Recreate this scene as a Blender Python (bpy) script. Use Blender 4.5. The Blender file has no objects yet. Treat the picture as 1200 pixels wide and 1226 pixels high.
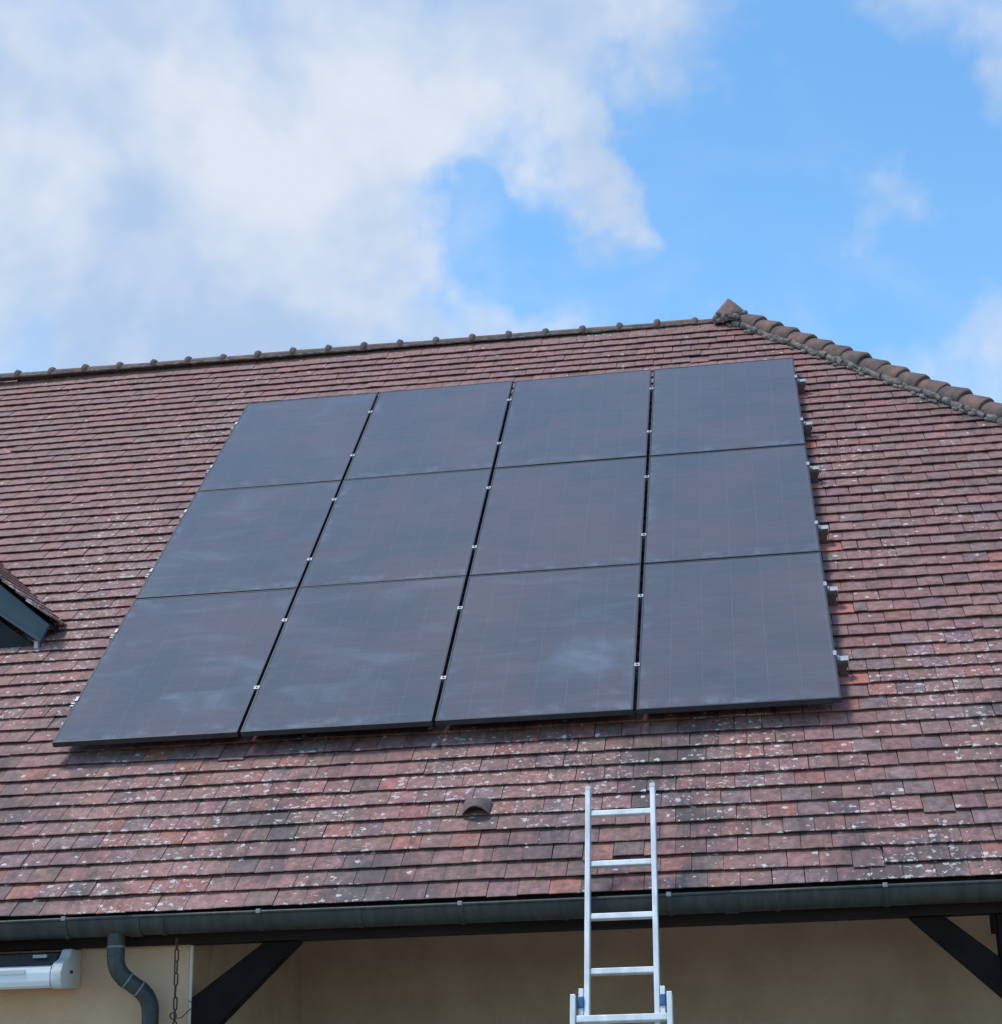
import bpy, math, random
import numpy as np
from mathutils import Matrix, Vector, noise as mnoise

random.seed(7)
rng = np.random.default_rng(11)
S = bpy.context.scene
COL = S.collection
R = math.radians

# ------------------------------------------------------------------ camera
CAM = (4.20635, -9.59967, 1.62)
RW = ((0.98662392, 0.16089404, -0.02619829),
      (-0.07332954, 0.29451811, -0.95282835),
      (-0.14558854, 0.94200435, 0.30237690))      # world -> (right, down, forward)
FPX = 2070.698
cd = bpy.data.cameras.new('camera')
cam = bpy.data.objects.new('camera', cd)
COL.objects.link(cam)
cd.sensor_fit = 'HORIZONTAL'
cd.sensor_width = 36.0
cd.lens = FPX / 1200 * 36
cd.clip_start = 0.1
cd.clip_end = 5000
m = Matrix.Identity(4)
for i in range(3):
    m[i][0] = RW[0][i]; m[i][1] = -RW[1][i]; m[i][2] = -RW[2][i]; m[i][3] = CAM[i]
cam.matrix_world = m
S.camera = cam

# ------------------------------------------------------------------ world and sun
SUN_EL, SUN_AZ = 68.0, -112.0     # azimuth from +Y (into the picture) towards +X
world = bpy.data.worlds.new('World')
S.world = world
world.use_nodes = True
wn = world.node_tree.nodes; wl = world.node_tree.links
wn.clear()


def nd(tree, typ, **kw):
    n = tree.nodes.new(typ)
    for k, v in kw.items():
        if k.startswith('i_'):
            n.inputs[k[2:].replace('_', ' ')].default_value = v
        else:
            setattr(n, k, v)
    return n


def math_n(tree, op, a, b=None, c=None, clamp=False):
    n = tree.nodes.new('ShaderNodeMath'); n.operation = op; n.use_clamp = clamp
    for i, v in enumerate((a, b, c)):
        if v is None: continue
        if isinstance(v, (int, float)): n.inputs[i].default_value = v
        else: tree.links.new(v, n.inputs[i])
    return n.outputs[0]


def smooth(tree, v, lo, hi, a=0.0, b=1.0):
    n = tree.nodes.new('ShaderNodeMapRange'); n.interpolation_type = 'SMOOTHSTEP'
    tree.links.new(v, n.inputs['Value'])
    for k, x in zip(('From Min', 'From Max', 'To Min', 'To Max'), (lo, hi, a, b)):
        n.inputs[k].default_value = x
    return n.outputs['Result']


def noise_n(tree, vec, scale, detail=3.0, rough=0.5, dist=0.0, dim='3D'):
    n = tree.nodes.new('ShaderNodeTexNoise'); n.noise_dimensions = dim
    n.inputs['Scale'].default_value = scale; n.inputs['Detail'].default_value = detail
    n.inputs['Roughness'].default_value = rough; n.inputs['Distortion'].default_value = dist
    if vec is not None: tree.links.new(vec, n.inputs['Vector'])
    return n.outputs['Fac']


def mix_c(tree, fac, a, b, blend='MIX'):
    n = tree.nodes.new('ShaderNodeMix'); n.data_type = 'RGBA'; n.blend_type = blend
    for sock, v in ((n.inputs[0], fac), (n.inputs[6], a), (n.inputs[7], b)):
        if isinstance(v, (int, float)): sock.default_value = v
        elif isinstance(v, (tuple, list)): sock.default_value = (*v[:3], 1.0)
        else: tree.links.new(v, sock)
    return n.outputs[2]


wt = world.node_tree
sky = nd(wt, 'ShaderNodeTexSky', sky_type='NISHITA', sun_disc=False)
sky.sun_elevation = R(SUN_EL)
sky.sun_rotation = R(SUN_AZ)
sky.air_density = 1.1
sky.dust_density = 0.3
sky.ozone_density = 2.2
tc = nd(wt, 'ShaderNodeTexCoord')
DIR = tc.outputs['Generated']
# cloud banks: soft masses in the sky (direction, radius, weight), broken up by noise
BANKS = [((-0.345, 0.80, 0.495), .24, .40), ((-0.225, 0.845, 0.485), .155, .26),
         ((-0.33, 0.855, 0.392), .22, .36), ((-0.175, 0.825, 0.540), .13, .26),
         ((-0.078, 0.889, 0.451), .050, .62), ((-0.085, 0.872, 0.484), .045, .30), ((-0.030, 0.842, 0.538), .11, .54),
         ((-0.165, 0.902, 0.400), .085, .22), ((-0.105, 0.909, 0.403), .045, .30),
         ((0.145, 0.850, 0.506), .055, .48), ((0.078, 0.890, 0.450), .045, .74),
         ((0.135, 0.918, 0.372), .07, .50), ((0.085, 0.842, 0.533), .035, .40),
         ((0.020, 0.890, 0.455), .13, -.42), ((0.12, 0.897, 0.43), .11, -.36),
         ((0.05, 0.86, 0.51), .085, -.30), ((-0.03, 0.873, 0.487), .05, -.42), ((-0.135, 0.880, 0.458), .05, -.50), ((-0.10, 0.897, 0.428), .045, -.40), ((-0.130, 0.860, 0.495), .035, -.25)]
wj = nd(wt, 'ShaderNodeTexNoise'); wj.inputs['Scale'].default_value = 11.0; wj.inputs['Detail'].default_value = 4.0; wj.inputs['Roughness'].default_value = .6
wt.links.new(DIR, wj.inputs['Vector'])
wjs = wt.nodes.new('ShaderNodeVectorMath'); wjs.operation = 'MULTIPLY_ADD'
wt.links.new(wj.outputs['Color'], wjs.inputs[0]); wjs.inputs[1].default_value = (.13, .13, .13); wjs.inputs[2].default_value = (-.065, -.065, -.065)
wja = wt.nodes.new('ShaderNodeVectorMath'); wja.operation = 'ADD'
wt.links.new(DIR, wja.inputs[0]); wt.links.new(wjs.outputs[0], wja.inputs[1])
tot = None
for c, r, wgt in BANKS:
    dv = wt.nodes.new('ShaderNodeVectorMath'); dv.operation = 'DISTANCE'
    wt.links.new(wja.outputs[0], dv.inputs[0]); dv.inputs[1].default_value = c
    g = smooth(wt, dv.outputs['Value'], 0.0, r * 1.25, wgt, 0.0)
    tot = g if tot is None else math_n(wt, 'ADD', tot, g)
n1 = noise_n(wt, DIR, 5.0, 6, 0.56, 0.25)
n2 = noise_n(wt, DIR, 15.0, 5, 0.58, 0.1)
den = math_n(wt, 'ADD', math_n(wt, 'MULTIPLY', n1, 0.95), math_n(wt, 'MULTIPLY', math_n(wt, 'SUBTRACT', n2, .2), 0.55))
den = math_n(wt, 'ADD', den, tot)
cov = smooth(wt, den, 0.56, 1.24, 0.0, 0.97)
veil = smooth(wt, noise_n(wt, DIR, 6.5, 4, 0.55, 0.9), 0.42, 0.8, 0.0, 0.35)
cov = math_n(wt, 'MAXIMUM', cov, veil)
shade = smooth(wt, noise_n(wt, DIR, 6.5, 4, 0.55, 0.15), 0.36, 0.66)
CLOUD_HI = (5.75, 6.2, 7.0)
CLOUD_LO = (3.45, 4.6, 6.4)
shade = math_n(wt, 'MULTIPLY_ADD', math_n(wt, 'SUBTRACT', n2, .5), 1.0, shade, clamp=True)
ccol = mix_c(wt, shade, CLOUD_LO, CLOUD_HI)
gain = mix_c(wt, 1.0, sky.outputs[0], (1.22, 1.74, 1.90), 'MULTIPLY')
bgc = mix_c(wt, cov, gain, ccol)
bg = nd(wt, 'ShaderNodeBackground'); bg.inputs['Strength'].default_value = 0.13
wl.new(bgc, bg.inputs['Color'])
wo = nd(wt, 'ShaderNodeOutputWorld'); wl.new(bg.outputs[0], wo.inputs['Surface'])

world.cycles.sampling_method = 'MANUAL'
world.cycles.sample_map_resolution = 256

sd = bpy.data.lights.new('sun', 'SUN'); sd.energy = 2.6; sd.angle = R(12); sd.color = (1, .93, .83)
sun = bpy.data.objects.new('sun', sd); COL.objects.link(sun)
sdir = Vector((math.sin(R(SUN_AZ)) * math.cos(R(SUN_EL)), math.cos(R(SUN_AZ)) * math.cos(R(SUN_EL)), math.sin(R(SUN_EL))))
sun.rotation_euler = sdir.to_track_quat('Z', 'Y').to_euler()
sun.location = (0, 0, 20)

vs = S.view_settings
vs.view_transform = 'Standard'; vs.look = 'None'; vs.exposure = 0.0; vs.gamma = 1.0
vs.use_curve_mapping = False
S.cycles.use_denoising = True
S.cycles.max_bounces = 5
S.cycles.diffuse_bounces = 3
S.cycles.glossy_bounces = 2
S.cycles.transmission_bounces = 2

# ------------------------------------------------------------------ frames
PITCH = R(44)
cp, sp = math.cos(PITCH), math.sin(PITCH)
Z0 = 3.480763
ROOF = Matrix(((1, 0, 0, 0), (0, cp, -sp, 0), (0, sp, cp, Z0), (0, 0, 0, 1)))   # (u,v,n) -> world; n = 0 is the face of the solar panels
NT = -0.12            # tile surface
VE = -1.424           # eave edge (v)
def Wp(u, v, n=NT): return ROOF @ Vector((u, v, n))
YE = Wp(0, VE).y; ZE = Wp(0, VE).z
def vtop(u): return 6.41 - 0.017 * (u - 4)
def hip_u(v): return 6.06 - 0.746 * (v - 3.86)
def pix(P):
    d = [P[i] - CAM[i] for i in range(3)]
    c = [sum(RW[k][i] * d[i] for i in range(3)) for k in range(3)]
    return 600 + FPX * c[0] / c[2], 613 + FPX * c[1] / c[2]

WM = {}


def place(o, parent=None, mat=None):
    COL.objects.link(o)
    mat = mat or Matrix.Identity(4)
    WM[o.name] = mat
    if parent is not None:
        o.parent = parent
        o.matrix_basis = WM[parent.name].inverted() @ mat
    else:
        o.matrix_basis = mat
    return o


def empty(name, loc, mat=None, label=None, cat=None, group=None):
    o = bpy.data.objects.new(name, None)
    o.empty_display_size = .2
    place(o, None, mat if mat is not None else Matrix.Translation(loc))
    tag(o, label, cat, group)
    return o


def tag(o, label=None, cat=None, group=None, kind=None):
    if label: o['label'] = label
    if cat: o['category'] = cat
    if group: o['group'] = group
    if kind: o['kind'] = kind
    return o


class MB:
    def __init__(s): s.v = []; s.f = []
    def add(s, vs_, fs):
        b = len(s.v); s.v += [tuple(x) for x in vs_]; s.f += [tuple(b + i for i in f) for f in fs]
    def box(s, a, b, mat=None, bev=0.0):
        (x0, y0, z0), (x1, y1, z1) = a, b
        vs_ = [(x, y, z) for x in (x0, x1) for y in (y0, y1) for z in (z0, z1)]
        if mat: vs_ = [mat @ Vector(q) for q in vs_]
        s.add(vs_, [(0, 1, 3, 2), (4, 6, 7, 5), (0, 4, 5, 1), (2, 3, 7, 6), (0, 2, 6, 4), (1, 5, 7, 3)])
        return s
    def tube(s, pts, rad, n=12, cap=True, closed=False):
        pts = [Vector(p) for p in pts]; k = len(pts)
        rads = rad if isinstance(rad, (list, tuple)) else [rad] * k
        prev = None; rings = []
        for i in range(k):
            if closed: t = (pts[(i + 1) % k] - pts[i - 1])
            else: t = pts[min(i + 1, k - 1)] - pts[max(i - 1, 0)]
            t.normalize()
            if prev is None:
                a = Vector((0, 0, 1)) if abs(t.z) < .9 else Vector((1, 0, 0))
                x = t.cross(a).normalized()
            else:
                x = (prev - t * prev.dot(t)).normalized()
            prev = x; y = t.cross(x)
            rings.append([pts[i] + (x * math.cos(j * math.tau / n) + y * math.sin(j * math.tau / n)) * rads[i] for j in range(n)])
        vs_ = [q for r_ in rings for q in r_]; fs = []
        for i in range(k if closed else k - 1):
            i2 = (i + 1) % k
            for j in range(n):
                fs.append((i * n + j, i * n + (j + 1) % n, i2 * n + (j + 1) % n, i2 * n + j))
        if cap and not closed:
            fs.append(tuple(range(n - 1, -1, -1))); fs.append(tuple((k - 1) * n + j for j in range(n)))
        s.add(vs_, fs); return s
    def sheet(s, rows, closed=False):
        n = len(rows[0]); vs_ = [q for r_ in rows for q in r_]; fs = []
        for i in range(len(rows) - 1):
            for j in range(n if closed else n - 1):
                fs.append((i * n + j, i * n + (j + 1) % n, (i + 1) * n + (j + 1) % n, (i + 1) * n + j))
        s.add(vs_, fs); return s
    def prism(s, poly, x0, x1, axis=0):
        n = len(poly)
        def mk(p, x):
            return (x, p[0], p[1]) if axis == 0 else ((p[0], x, p[1]) if axis == 1 else (p[0], p[1], x))
        vs_ = [mk(p, x0) for p in poly] + [mk(p, x1) for p in poly]
        fs = [tuple(range(n)), tuple(range(2 * n - 1, n - 1, -1))]
        fs += [(i, i + n, (i + 1) % n + n, (i + 1) % n) for i in range(n)]
        s.add(vs_, fs); return s
    def mesh(s, name, mat, smooth_=False, bev=0.0, auto=None):
        import bmesh
        me = bpy.data.meshes.new(name); me.from_pydata(s.v, [], s.f)
        bm = bmesh.new(); bm.from_mesh(me)
        if bev:
            bmesh.ops.bevel(bm, geom=list(bm.edges), offset=bev, segments=2, affect='EDGES', profile=.6, clamp_overlap=True)
        bmesh.ops.recalc_face_normals(bm, faces=bm.faces)
        bm.to_mesh(me); bm.free()
        me.materials.append(mat)
        if smooth_ or auto:
            me.polygons.foreach_set('use_smooth', [True] * len(me.polygons))
            if auto: me.set_sharp_from_angle(angle=R(auto))
        me.update(); return me
    def obj(s, name, mat, parent=None, mw=None, **kw):
        return place(bpy.data.objects.new(name, s.mesh(name, mat, **kw)), parent, mw)


# ------------------------------------------------------------------ materials
def material(name, col=(.5, .5, .5), rough=.6, metal=0.0, spec=.5):
    ma = bpy.data.materials.new(name); ma.use_nodes = True
    b = ma.node_tree.nodes['Principled BSDF']
    b.inputs['Base Color'].default_value = (*col, 1); b.inputs['Roughness'].default_value = rough
    b.inputs['Metallic'].default_value = metal; b.inputs['Specular IOR Level'].default_value = spec
    return ma, ma.node_tree, b


def varied(name, c1, c2, scale, rough=.6, metal=0.0, spec=.4, bump=0.0, bscale=80, det=5, stretch=None, dist=.003, r2=None):
    ma, t, b = material(name, c1, rough, metal, spec)
    geo = nd(t, 'ShaderNodeNewGeometry'); v = geo.outputs['Position']
    if stretch:
        mp = nd(t, 'ShaderNodeMapping'); mp.inputs['Scale'].default_value = stretch
        t.links.new(v, mp.inputs['Vector']); v = mp.outputs[0]
    f = smooth(t, noise_n(t, v, scale, det, .6), .3, .7)
    t.links.new(mix_c(t, f, c1, c2), b.inputs['Base Color'])
    if r2 is not None:
        t.links.new(smooth(t, noise_n(t, v, scale * 2.3, 4), .3, .7, rough, r2), b.inputs['Roughness'])
    if bump:
        bp = nd(t, 'ShaderNodeBump'); bp.inputs['Strength'].default_value = bump; bp.inputs['Distance'].default_value = dist
        t.links.new(noise_n(t, v, bscale, 4, .6), bp.inputs['Height']); t.links.new(bp.outputs[0], b.inputs['Normal'])
    return ma


def tile_material(name, lich=1.0):
    ma, t, b = material(name, (.25, .15, .14), .7, 0, .35)
    at = nd(t, 'ShaderNodeAttribute', attribute_name='tcol')
    oi = nd(t, 'ShaderNodeObjectInfo')
    geo = nd(t, 'ShaderNodeNewGeometry'); P = geo.outputs['Position']
    base = mix_c(t, 1.0, at.outputs['Color'], oi.outputs['Color'], 'ADD')
    # texture position shifted per tile so that marks break at the joints
    sc = t.nodes.new('ShaderNodeVectorMath'); sc.operation = 'SCALE'; t.links.new(base, sc.inputs[0]); sc.inputs['Scale'].default_value = 37.0
    ad = t.nodes.new('ShaderNodeVectorMath'); ad.operation = 'ADD'; t.links.new(P, ad.inputs[0]); t.links.new(sc.outputs[0], ad.inputs[1])
    Q = ad.outputs[0]
    mott = smooth(t, noise_n(t, Q, 19, 5, .72), .28, .72, .62, 1.28)
    vm = t.nodes.new('ShaderNodeVectorMath'); vm.operation = 'SCALE'; t.links.new(base, vm.inputs[0]); t.links.new(mott, vm.inputs['Scale'])
    col = vm.outputs[0]
    sx = nd(t, 'ShaderNodeSeparateXYZ'); t.links.new(P, sx.inputs[0])
    low = smooth(t, sx.outputs['Z'], 5.6, 2.6)            # lower courses carry more growth
    # pinkish worn clay patches
    worn = smooth(t, noise_n(t, Q, 21, 4, .6, .5), .55, .72, 0, .45)
    col = mix_c(t, worn, col, (.42, .20, .165))
    # soot and algae
    mps = nd(t, 'ShaderNodeMapping'); mps.inputs['Scale'].default_value = (15, 2.2, 2.2); t.links.new(P, mps.inputs['Vector'])
    run = noise_n(t, mps.outputs[0], 1.0, 4, .6, .4)
    so = math_n(t, 'ADD', math_n(t, 'MULTIPLY_ADD', run, .55, -.20), math_n(t, 'MULTIPLY', noise_n(t, P, 1.5, 3, .6, .3), .85))
    so = math_n(t, 'ADD', so, math_n(t, 'MULTIPLY_ADD', low, .24, -.15))
    so = math_n(t, 'ADD', so, math_n(t, 'MULTIPLY', noise_n(t, Q, 26, 5, .7), .30))
    hipz = math_n(t, 'MULTIPLY', smooth(t, sx.outputs['X'], 4.9, 6.0), smooth(t, sx.outputs['Z'], 4.6, 5.6))
    so = math_n(t, 'ADD', so, math_n(t, 'MULTIPLY', hipz, .22))
    so = smooth(t, so, .66, .88, 0, .70)
    col = mix_c(t, so, col, (.062, .055, .055))
    # crusts of pale lichen: blotches and round spots
    pat = math_n(t, 'ADD', noise_n(t, P, .9, 3, .55), math_n(t, 'MULTIPLY', low, .13))
    bx = smooth(t, math_n(t, 'ABSOLUTE', math_n(t, 'ADD', sx.outputs['X'], .45)), .62, .10)
    bz = math_n(t, 'MULTIPLY', smooth(t, sx.outputs['Z'], 3.9, 4.5), smooth(t, sx.outputs['Z'], 6.6, 5.4))
    pat = math_n(t, 'ADD', pat, math_n(t, 'MULTIPLY', math_n(t, 'MULTIPLY', bx, bz), .16))
    pat = smooth(t, pat, .46, .72)
    bl = noise_n(t, Q, 30, 5, .62, .35)
    ty = nd(t, 'ShaderNodeAttribute', attribute_name='ty')
    rim = smooth(t, ty.outputs['Fac'], .030, .002, 0, .055)
    blm = math_n(t, 'SUBTRACT', math_n(t, 'ADD', bl, rim), smooth(t, pat, 0, 1, .19, .0))
    blm = smooth(t, blm, .575, .65, 0, .8 * lich)
    vo = nd(t, 'ShaderNodeTexVoronoi'); vo.inputs['Scale'].default_value = 15.0
    wq = t.nodes.new('ShaderNodeVectorMath'); wq.operation = 'ADD'
    nn = nd(t, 'ShaderNodeTexNoise'); nn.inputs['Scale'].default_value = 45; t.links.new(P, nn.inputs['Vector'])
    s2 = t.nodes.new('ShaderNodeVectorMath'); s2.operation = 'SCALE'; s2.inputs['Scale'].default_value = .03
    t.links.new(nn.outputs['Color'], s2.inputs[0]); t.links.new(P, wq.inputs[0]); t.links.new(s2.outputs[0], wq.inputs[1])
    t.links.new(wq.outputs[0], vo.inputs['Vector'])
    sv = nd(t, 'ShaderNodeSeparateColor'); t.links.new(vo.outputs['Color'], sv.inputs[0])
    pick = math_n(t, 'GREATER_THAN', math_n(t, 'ADD', sv.outputs[0], math_n(t, 'MULTIPLY', pat, .50)), .86)
    siz = math_n(t, 'MULTIPLY_ADD', sv.outputs[1], .18, .10)
    spot = math_n(t, 'MULTIPLY', pick, smooth(t, math_n(t, 'SUBTRACT', siz, vo.outputs['Distance']), 0.0, .05))
    lm = math_n(t, 'MAXIMUM', blm, math_n(t, 'MULTIPLY', spot, .85 * lich))
    lm = math_n(t, 'MULTIPLY', lm, smooth(t, noise_n(t, Q, 120, 3, .6), .3, .62, .35, 1.0))
    lcol = mix_c(t, noise_n(t, P, 9, 2), (.55, .52, .47), (.85, .82, .76))
    col = mix_c(t, lm, col, lcol)
    t.links.new(col, b.inputs['Base Color'])
    t.links.new(smooth(t, noise_n(t, Q, 8, 3), .3, .7, .48, .74), b.inputs['Roughness'])
    bp = nd(t, 'ShaderNodeBump'); bp.inputs['Strength'].default_value = .45; bp.inputs['Distance'].default_value = .004
    hh = math_n(t, 'ADD', noise_n(t, Q, 45, 5, .65), math_n(t, 'MULTIPLY', lm, .6))
    t.links.new(hh, bp.inputs['Height']); t.links.new(bp.outputs[0], b.inputs['Normal'])
    return ma


M_TILE = tile_material('weathered_clay_tile')
M_RIDGE = varied('ridge_clay', (.27, .135, .10), (.12, .085, .07), 11, .8, bump=.6, bscale=60, dist=.006)
M_RIDGE2 = varied('ridge_clay_grey', (.21, .125, .10), (.11, .08, .07), 13, .85, bump=.6, bscale=60, dist=.006)
M_MORTAR = varied('lime_mortar', (.29, .255, .22), (.11, .095, .085), 16, .95, bump=1, bscale=50, dist=.012)
M_DECK = varied('roof_batten_deck', (.10, .07, .055), (.06, .045, .04), 6, .9)
M_RED = varied('fresh_red_clay', (.54, .185, .135), (.44, .14, .105), 20, .7, bump=.4, bscale=120)
M_VENT = varied('vent_clay', (.17, .110, .098), (.11, .078, .072), 14, .75, bump=.4)
M_FRAME = varied('black_anodised_frame', (.034, .038, .045), (.045, .050, .060), 12, .48, .15)
M_ALU = varied('mill_aluminium', (.42, .44, .46), (.32, .34, .36), 25, .52, .7, r2=.6)
M_LADDER = varied('brushed_ladder_aluminium', (.76, .765, .76), (.56, .57, .57), 14, .42, .25, stretch=(1, 1, .35), r2=.55)
M_BOLT = varied('steel_bolt', (.35, .36, .38), (.22, .22, .24), 40, .4, 1.0)
M_HOOK = varied('brown_roof_hook', (.15, .10, .085), (.11, .075, .065), 20, .5)
M_GUT = varied('slate_grey_gutter', (.046, .055, .052), (.023, .029, .029), 4, .40, 0, .5, stretch=(5, 1.2, 1.2), r2=.65, det=7)
M_GUTCLIP = varied('pale_zinc_clip', (.36, .38, .38), (.26, .28, .28), 30, .5, .6)
M_BEAM = varied('dark_stained_timber', (.028, .018, .016), (.015, .010, .010), 6, .82, 0, .2, bump=.4, bscale=40, stretch=(.25, 4, 4))
M_BRACE = varied('dark_brace_timber', (.015, .0095, .0085), (.009, .006, .006), 8, .85, 0, .15, bump=.4, bscale=40)
M_WALL = varied('beige_render', (.64, .425, .275), (.54, .355, .225), 3.2, .92, bump=.8, bscale=110, dist=.008, det=8)
M_PORCH = varied('porch_render', (.56, .415, .295), (.45, .325, .23), 2.6, .92, bump=.8, bscale=110, dist=.008, det=8)
M_TRIM = varied('pale_corner_bead', (.66, .58, .46), (.58, .50, .40), 12, .7)
M_WHITE = varied('white_lacquer', (.78, .78, .77), (.72, .72, .71), 4, .35)
M_WCAP = varied('offwhite_plastic', (.62, .61, .58), (.56, .55, .52), 6, .45)
M_BROWN = varied('dark_brown_hood', (.052, .038, .036), (.036, .028, .028), 7, .6, stretch=(.3, 3, 3))
M_BLACK = varied('black_plastic', (.02, .02, .02), (.03, .03, .03), 10, .5)
M_RUST = varied('rusty_chain', (.10, .055, .045), (.06, .038, .035), 60, .75, .4)
M_BLUE = varied('blue_plastic', (.03, .13, .30), (.025, .10, .24), 20, .4)
M_BARGE = varied('blue_grey_barge_paint', (.062, .085, .098), (.048, .068, .078), 5, .5, stretch=(1, 1, 1))
M_DORMWALL = varied('dormer_boarding', (.022, .022, .026), (.015, .015, .018), 5, .8)
M_GRAVEL = varied('pale_gravel', (.33, .285, .23), (.25, .215, .17), 30, .95, bump=.6, bscale=120, dist=.01)
M_CEIL = varied('porch_ceiling_boards', (.16, .11, .075), (.12, .08, .055), 6, .8, stretch=(.3, 4, 1))


def glass_material():
    ma, t, b = material('solar_glass', (.03, .033, .045), .12, 0, .5)
    geo = nd(t, 'ShaderNodeNewGeometry'); P = geo.outputs['Position']
    tcx = nd(t, 'ShaderNodeTexCoord'); sx = nd(t, 'ShaderNodeSeparateXYZ'); t.links.new(tcx.outputs['Object'], sx.inputs[0])
    oi = nd(t, 'ShaderNodeObjectInfo')
    def lines(sock, pitch, w):
        m_ = math_n(t, 'PINGPONG', sock, pitch / 2)
        return smooth(t, m_, w, w * .35)
    cellx = lines(sx.outputs['X'], .1855, .0028)
    celly = lines(sx.outputs['Y'], .0935, .0024)
    bus = math_n(t, 'MULTIPLY', lines(sx.outputs['X'], .0205, .0014), .35)
    grid = math_n(t, 'MAXIMUM', math_n(t, 'MAXIMUM', cellx, celly), bus)
    # purple-grey cast of single cells
    wn_ = nd(t, 'ShaderNodeTexWhiteNoise', noise_dimensions='3D')
    fl = t.nodes.new('ShaderNodeVectorMath'); fl.operation = 'SNAP'; fl.inputs[1].default_value = (.1855, .0935, 1)
    ad = t.nodes.new('ShaderNodeVectorMath'); ad.operation = 'ADD'
    t.links.new(tcx.outputs['Object'], ad.inputs[0]); cx = nd(t, 'ShaderNodeCombineXYZ'); t.links.new(oi.outputs['Random'], cx.inputs['Z'])
    t.links.new(tcx.outputs['Object'], fl.inputs[0]); t.links.new(fl.outputs[0], ad.inputs[0]); t.links.new(cx.outputs[0], ad.inputs[1])
    t.links.new(ad.outputs[0], wn_.inputs['Vector'])
    cast = math_n(t, 'ADD', math_n(t, 'MULTIPLY', wn_.outputs['Value'], .12), math_n(t, 'MULTIPLY', noise_n(t, P, 1.6, 3, .5), .88))
    cell = mix_c(t, smooth(t, cast, .3, .7), (.100, .096, .104), (.136, .104, .108))
    col = mix_c(t, math_n(t, 'MULTIPLY', grid, .32), cell, (.195, .19, .205))
    # wiped dust: broad streaks, pale smears with a shape of their own
    mp = nd(t, 'ShaderNodeMapping'); mp.inputs['Rotation'].default_value = (0, 0, R(35)); mp.inputs['Scale'].default_value = (1.0, 2.6, 1.0)
    ob2 = t.nodes.new('ShaderNodeVectorMath'); ob2.operation = 'ADD'
    t.links.new(P, ob2.inputs[0]); cz = nd(t, 'ShaderNodeCombineXYZ')
    t.links.new(math_n(t, 'MULTIPLY', oi.outputs['Random'], 13.0), cz.inputs['X']); t.links.new(cz.outputs[0], ob2.inputs[1])
    t.links.new(ob2.outputs[0], mp.inputs['Vector'])
    st = smooth(t, noise_n(t, mp.outputs[0], 1.7, 5, .55, .9), .48, .84)
    dust = nd(t, 'ShaderNodeAttribute', attribute_type='OBJECT', attribute_name='dust')
    smear = nd(t, 'ShaderNodeAttribute', attribute_type='OBJECT', attribute_name='smear')
    st = math_n(t, 'MULTIPLY', st, math_n(t, 'MULTIPLY_ADD', dust.outputs['Fac'], .60, .03))
    # one wiped arc (object space, only on the panel whose 'smear' is 1)
    wob = nd(t, 'ShaderNodeTexNoise'); wob.inputs['Scale'].default_value = 3.5; t.links.new(tcx.outputs['Object'], wob.inputs['Vector'])
    wa = t.nodes.new('ShaderNodeVectorMath'); wa.operation = 'MULTIPLY_ADD'; t.links.new(wob.outputs['Color'], wa.inputs[0]); wa.inputs[1].default_value = (.35, .35, 0)
    t.links.new(tcx.outputs['Object'], wa.inputs[2])
    dd = t.nodes.new('ShaderNodeVectorMath'); dd.operation = 'DISTANCE'; t.links.new(wa.outputs[0], dd.inputs[0]); dd.inputs[1].default_value = (1.04, .78, 0)
    blob = smooth(t, dd.outputs['Value'], .40, .04)
    blob = math_n(t, 'MULTIPLY', blob, smooth(t, noise_n(t, tcx.outputs['Object'], 4, 4, .55, 1.2), .25, .75, .25, 1.0))
    blob = math_n(t, 'MULTIPLY', blob, math_n(t, 'MULTIPLY', smear.outputs['Fac'], .48))
    # fine specks and a rim of dried dust at the lower edge
    edge = math_n(t, 'MULTIPLY', smooth(t, sx.outputs['Y'], .16, .012), smooth(t, noise_n(t, P, 9, 5, .6), .42, .75, 0, .42))
    ed2 = math_n(t, 'MULTIPLY', smooth(t, sx.outputs['X'], .10, .012), smooth(t, noise_n(t, P, 7, 5, .6), .45, .75, 0, .35))
    d = math_n(t, 'MAXIMUM', math_n(t, 'MAXIMUM', st, blob), math_n(t, 'MAXIMUM', edge, ed2))
    col = mix_c(t, d, col, (.24, .28, .34))
    t.links.new(col, b.inputs['Base Color'])
    t.links.new(math_n(t, 'MULTIPLY_ADD', d, .35, .09), b.inputs['Roughness'])
    b.inputs['IOR'].default_value = 1.52
    return ma


M_GLASS = glass_material()
M_PANE = material('window_glass', (.02, .025, .03), .05)[0]

# ------------------------------------------------------------------ ground
g = MB(); g.add([(-1500, -1500, 0), (1500, -1500, 0), (1500, 1500, 0), (-1500, 1500, 0)], [(0, 1, 2, 3)])
tag(g.obj('ground', M_GRAVEL), kind='structure')

# ------------------------------------------------------------------ house
UL = -4.3           # left end of what is built
UR = 9.9
house = empty('house', (2.5, 2, 0),
              label='house with weathered red plain-tile hipped roof, beige rendered walls and dark timber porch', cat='house')
YW = YE + 0.13      # face of the front wall
YR = Wp(0, 6.41).y  # ridge
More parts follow.
